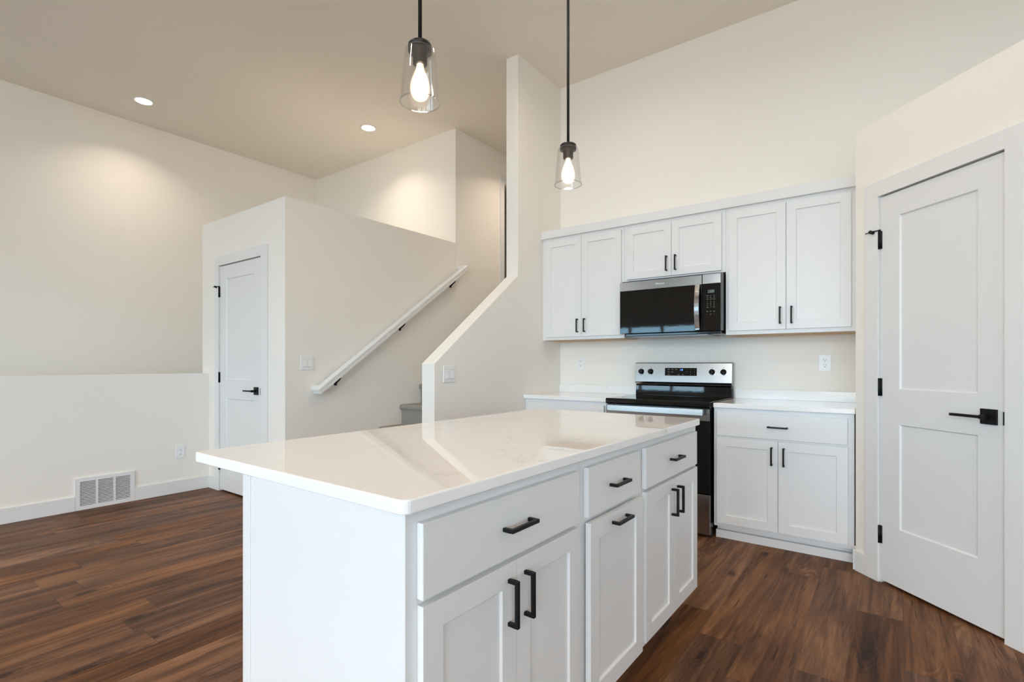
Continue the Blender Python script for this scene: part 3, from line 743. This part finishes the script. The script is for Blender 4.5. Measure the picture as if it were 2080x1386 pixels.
b = MB(); b.prism([(-.043, .8215), (-.0550, .8215), (-.0562, .8230), (-.0546, .8425), (-.0525, .8620), (-.0512, .8635), (-.043, .8635)], 0, -.345, .345); b.build('handle', M['steel_bright'], dr, bevel=.0008)
for x in (-.335, .315): MB().box(x, x+.020, -.043, -.0027, .828, .857).build('handle_mount', M['steelside'], dr)
ck = MB(); ck.prism([(-.008, .874), (-.008, .900), (.002, .910), (.545, .912), (.545, .869), (.0, .869)], 0, -hw, hw); ck = ck.build('cooktop', M['glassblack'], rn, bevel=.003)
for (x, y, r_) in ((-.19, .14, .115), (.19, .14, .090), (-.19, .40, .080), (.19, .40, .110)):
    b = MB(); b.lathe([(r_, 0), (r_, .0003), (r_-.003, .0003), (r_-.003, 0), (r_, 0)], x, y, 48, caps=False)
    b.xf(lambda p: p + Vector((0, 0, .9100+.0020*max(0, min(1, p.y/.545))+.0001))); b.build('burner_ring', M['ring'], ck)
bgd = MB(); bgd.prism([(.545, .869), (.545, .915), (.5480, .926), (.5498, .956), (.5522, .986), (.560, 1.000), (.620, 1.000), (.620, .869)], 0, -hw+.004, hw-.002)
bgd.build('rear_riser', M['glassblack'], rn)
b = MB(); b.prism([(.548, 1.020), (.556, 1.003), (.620, 1.003), (.620, 1.176), (.570, 1.176), (.562, 1.170)], 0, -hw-.004, hw+.002); bp_ = b.build('control_panel', M['steel_panel'], rn, bevel=.002)
# control face runs from (y .548, z 1.020) to (y .562, z 1.170)
def face(z): return .548 + (.562-.548)*(z-1.020)/.150
MB().prism([(face(1.071)-.0012, 1.071), (face(1.071)-.0001, 1.071), (face(1.133)-.0001, 1.133), (face(1.133)-.0012, 1.133)], 0, -.131, .123).build('display_window', M['glassblack'], rn)
text('clock_digits', '1:8', .019, M['blue_on'], rn, (.002, face(1.117)-.0017, 1.117), xs=1.0)
for (x, z, tx) in ((-.100, 1.121, 'Bake'), (-.070, 1.121, 'Broil'), (-.040, 1.121, 'Warm'), (-.100, 1.101, 'Clean'), (-.070, 1.101, 'Timer'), (-.100, 1.081, 'Light'), (-.018, 1.080, 'Start'), (.014, 1.080, 'Off'),
                   (.046, 1.121, '1'), (.046, 1.101, '4'), (.075, 1.121, '2'), (.105, 1.121, '3'), (.075, 1.101, '5'), (.105, 1.101, '6'), (.075, 1.081, '8'), (.105, 1.081, '9')):
    text('key_legend', tx, .0085, M['legend'], rn, (x, face(z)-.0014, z), xs=.9)
for x in (-.331, -.250, .238, .322):
    f = face(1.103); k = MB(); k.lathe([(.022, 0), (.022, .004), (.0195, .006), (.0185, .022), (.016, .024)], 0, 0, 30)
    k.box(-.0042, .0042, -.0195, .0195, .024, .031)
    k.xf(lambda p: Vector((p.x+x, f-.0006-p.z, 1.103+p.y))); k.build('control_knob', M['glassblack'], rn)
    text('knob_mark', 'Off', .008, M['dark_print'], rn, (x, face(1.134)-.0007, 1.134), xs=.9)
    text('knob_mark', 'Lo   Med   Hi', .006, M['dark_print'], rn, (x, face(1.074)-.0007, 1.074), xs=.9)

# ---------------------------------------------------------------- pendants
PG = 'glass pendant lights over the island'
def pendant(label, x, y):
    r = thing('pendant_light', label, 'pendant light', (x, y, 1.986), 0)
    b = MB(); b.lathe([(.0, ZC-1.987), (.062, ZC-1.987), (.062, ZC-1.999), (.050, ZC-2.012), (.012, ZC-2.014), (0, ZC-2.014)], n=36, caps=False); b.build('ceiling_canopy', M['bronze'], r)
    MB().lathe([(.0062, .185), (.0062, ZC-2.013)], n=14).build('rod', M['bronze'], r)
    b = MB(); b.lathe([(0, .194), (.010, .194), (.012, .187), (.033, .186), (.037, .182), (.037, .169), (0, .169)], n=36, caps=False)
    b.lathe([(0, .1645), (.037, .1645), (.037, .160), (.023, .156), (.0225, .122), (.019, .120), (0, .120)], n=36, caps=False); b.build('socket', M['bronze'], r)
    b = MB(); b.lathe([(.028, .1665), (.045, .1665), (.0475, .163), (.0610, .003), (.0625, .0)], n=56, caps=False); g = b.build('glass_shade', M['shade'], r)
    so = g.modifiers.new('solid', 'SOLIDIFY'); so.thickness = .003; so.offset = -1
    b = MB(); b.lathe([(.0628, 0), (.0634, .0015), (.0628, .003), (.0605, .003), (.0598, .0015), (.0605, 0), (.0628, 0)], n=56, caps=False); b.build('glass_rim', M['rim'], g)
    b = MB(); b.lathe([(.012, .121), (.013, .108), (.020, .092), (.028, .070), (.032, .052), (.0305, .032), (.023, .016), (.012, .008), (0, .006)], n=32, caps=False); bl = b.build('bulb', M['bulb'], r)
    b = MB()
    for k in range(4):
        t = PI/4+k*PI/2; b.tube([(.004*math.cos(t), .004*math.sin(t), .108), (.0095*math.cos(t), .0095*math.sin(t), .075), (.0095*math.cos(t), .0095*math.sin(t), .035)], .0024, 8)
    b.build('filament', M['filament'], bl)
    l = bpy.data.lights.new('bulb_light', 'POINT'); l.energy = 3.0; l.color = (1.0, .84, .66); l.shadow_soft_size = .028
    lo = bpy.data.objects.new('bulb_light', l); COL.objects.link(lo); lo.parent = bl; lo.location = (0, 0, -.03)
M['rim'] = thin_glass('shade_rim_glass', (0.86, 0.86, 0.85), 3.0)
pendant('glass pendant light nearer the camera, at left', -1.200, 1.127)
pendant('glass pendant light farther away, in front of the kitchen wall', -1.206, 2.050)

# ---------------------------------------------------------------- recessed ceiling lights
def downlight(x, y, label, power, spread=125):
    r = thing('recessed_light', label, 'ceiling light', (x, y, ZC), 0, None)
    b = MB(); b.lathe([(.088, -.0005), (.088, -.004), (.074, -.007), (.070, -.003), (.070, -.0005)], n=40, caps=False); b.build('trim_ring', M['trim'], r)
    b = MB(); b.lathe([(0, -.0035), (.0695, -.0035)], n=40, caps=False); b.build('lens', M['led'], r)
    l = bpy.data.lights.new('led_light', 'AREA'); l.shape = 'DISK'; l.size = .13; l.energy = power; l.color = (1.0, .84, .68); l.spread = math.radians(spread)
    lo = bpy.data.objects.new('led_light', l); COL.objects.link(lo); lo.parent = r; lo.location = (0, 0, -.009)
DL = 6
downlight(-5.940, 1.903, 'round recessed ceiling light at left over the stairwell', DL)
downlight(-4.640, 3.592, 'round recessed ceiling light over the closet box ledge', DL)
downlight(-3.25, 4.95, 'recessed ceiling light in the upstairs hall', DL*1.3)
for x, y, lb in ((-1.75, 2.85, 'nearest the stove'), (-.30, 2.45, 'nearest the pantry'), (-.25, .35, 'over the kitchen walkway'), (-2.05, .35, 'over the island end')):
    downlight(x, y, 'recessed ceiling light ' + lb, 7.0, 160)
for x, y, lb in ((-4.2, -.2, 'over the living room floor'), (-4.2, -3.0, 'near the front windows'), (.6, -3.0, 'behind the camera')):
    downlight(x, y, 'recessed ceiling light ' + lb, DL*.7)
for o in bpy.data.objects:
    if o.parent: continue
    n_ = o.name.split('.')[0]
    g_ = {'recessed_light': 'recessed lights in the ceiling', 'pendant_light': 'glass pendants over the island', 'wall_cabinet': 'upper kitchen cabinets',
          'wall_outlet': 'white wall outlets', 'light_switch': 'white double light switches', 'backsplash': 'quartz backsplash strips', 'wall_countertop': 'countertops along the back wall'}.get(n_)
    if n_ == 'base_cabinet': g_ = 'island cabinets' if 'island' in o['label'] else 'base cabinets along the back wall'
    if g_: o['group'] = g_
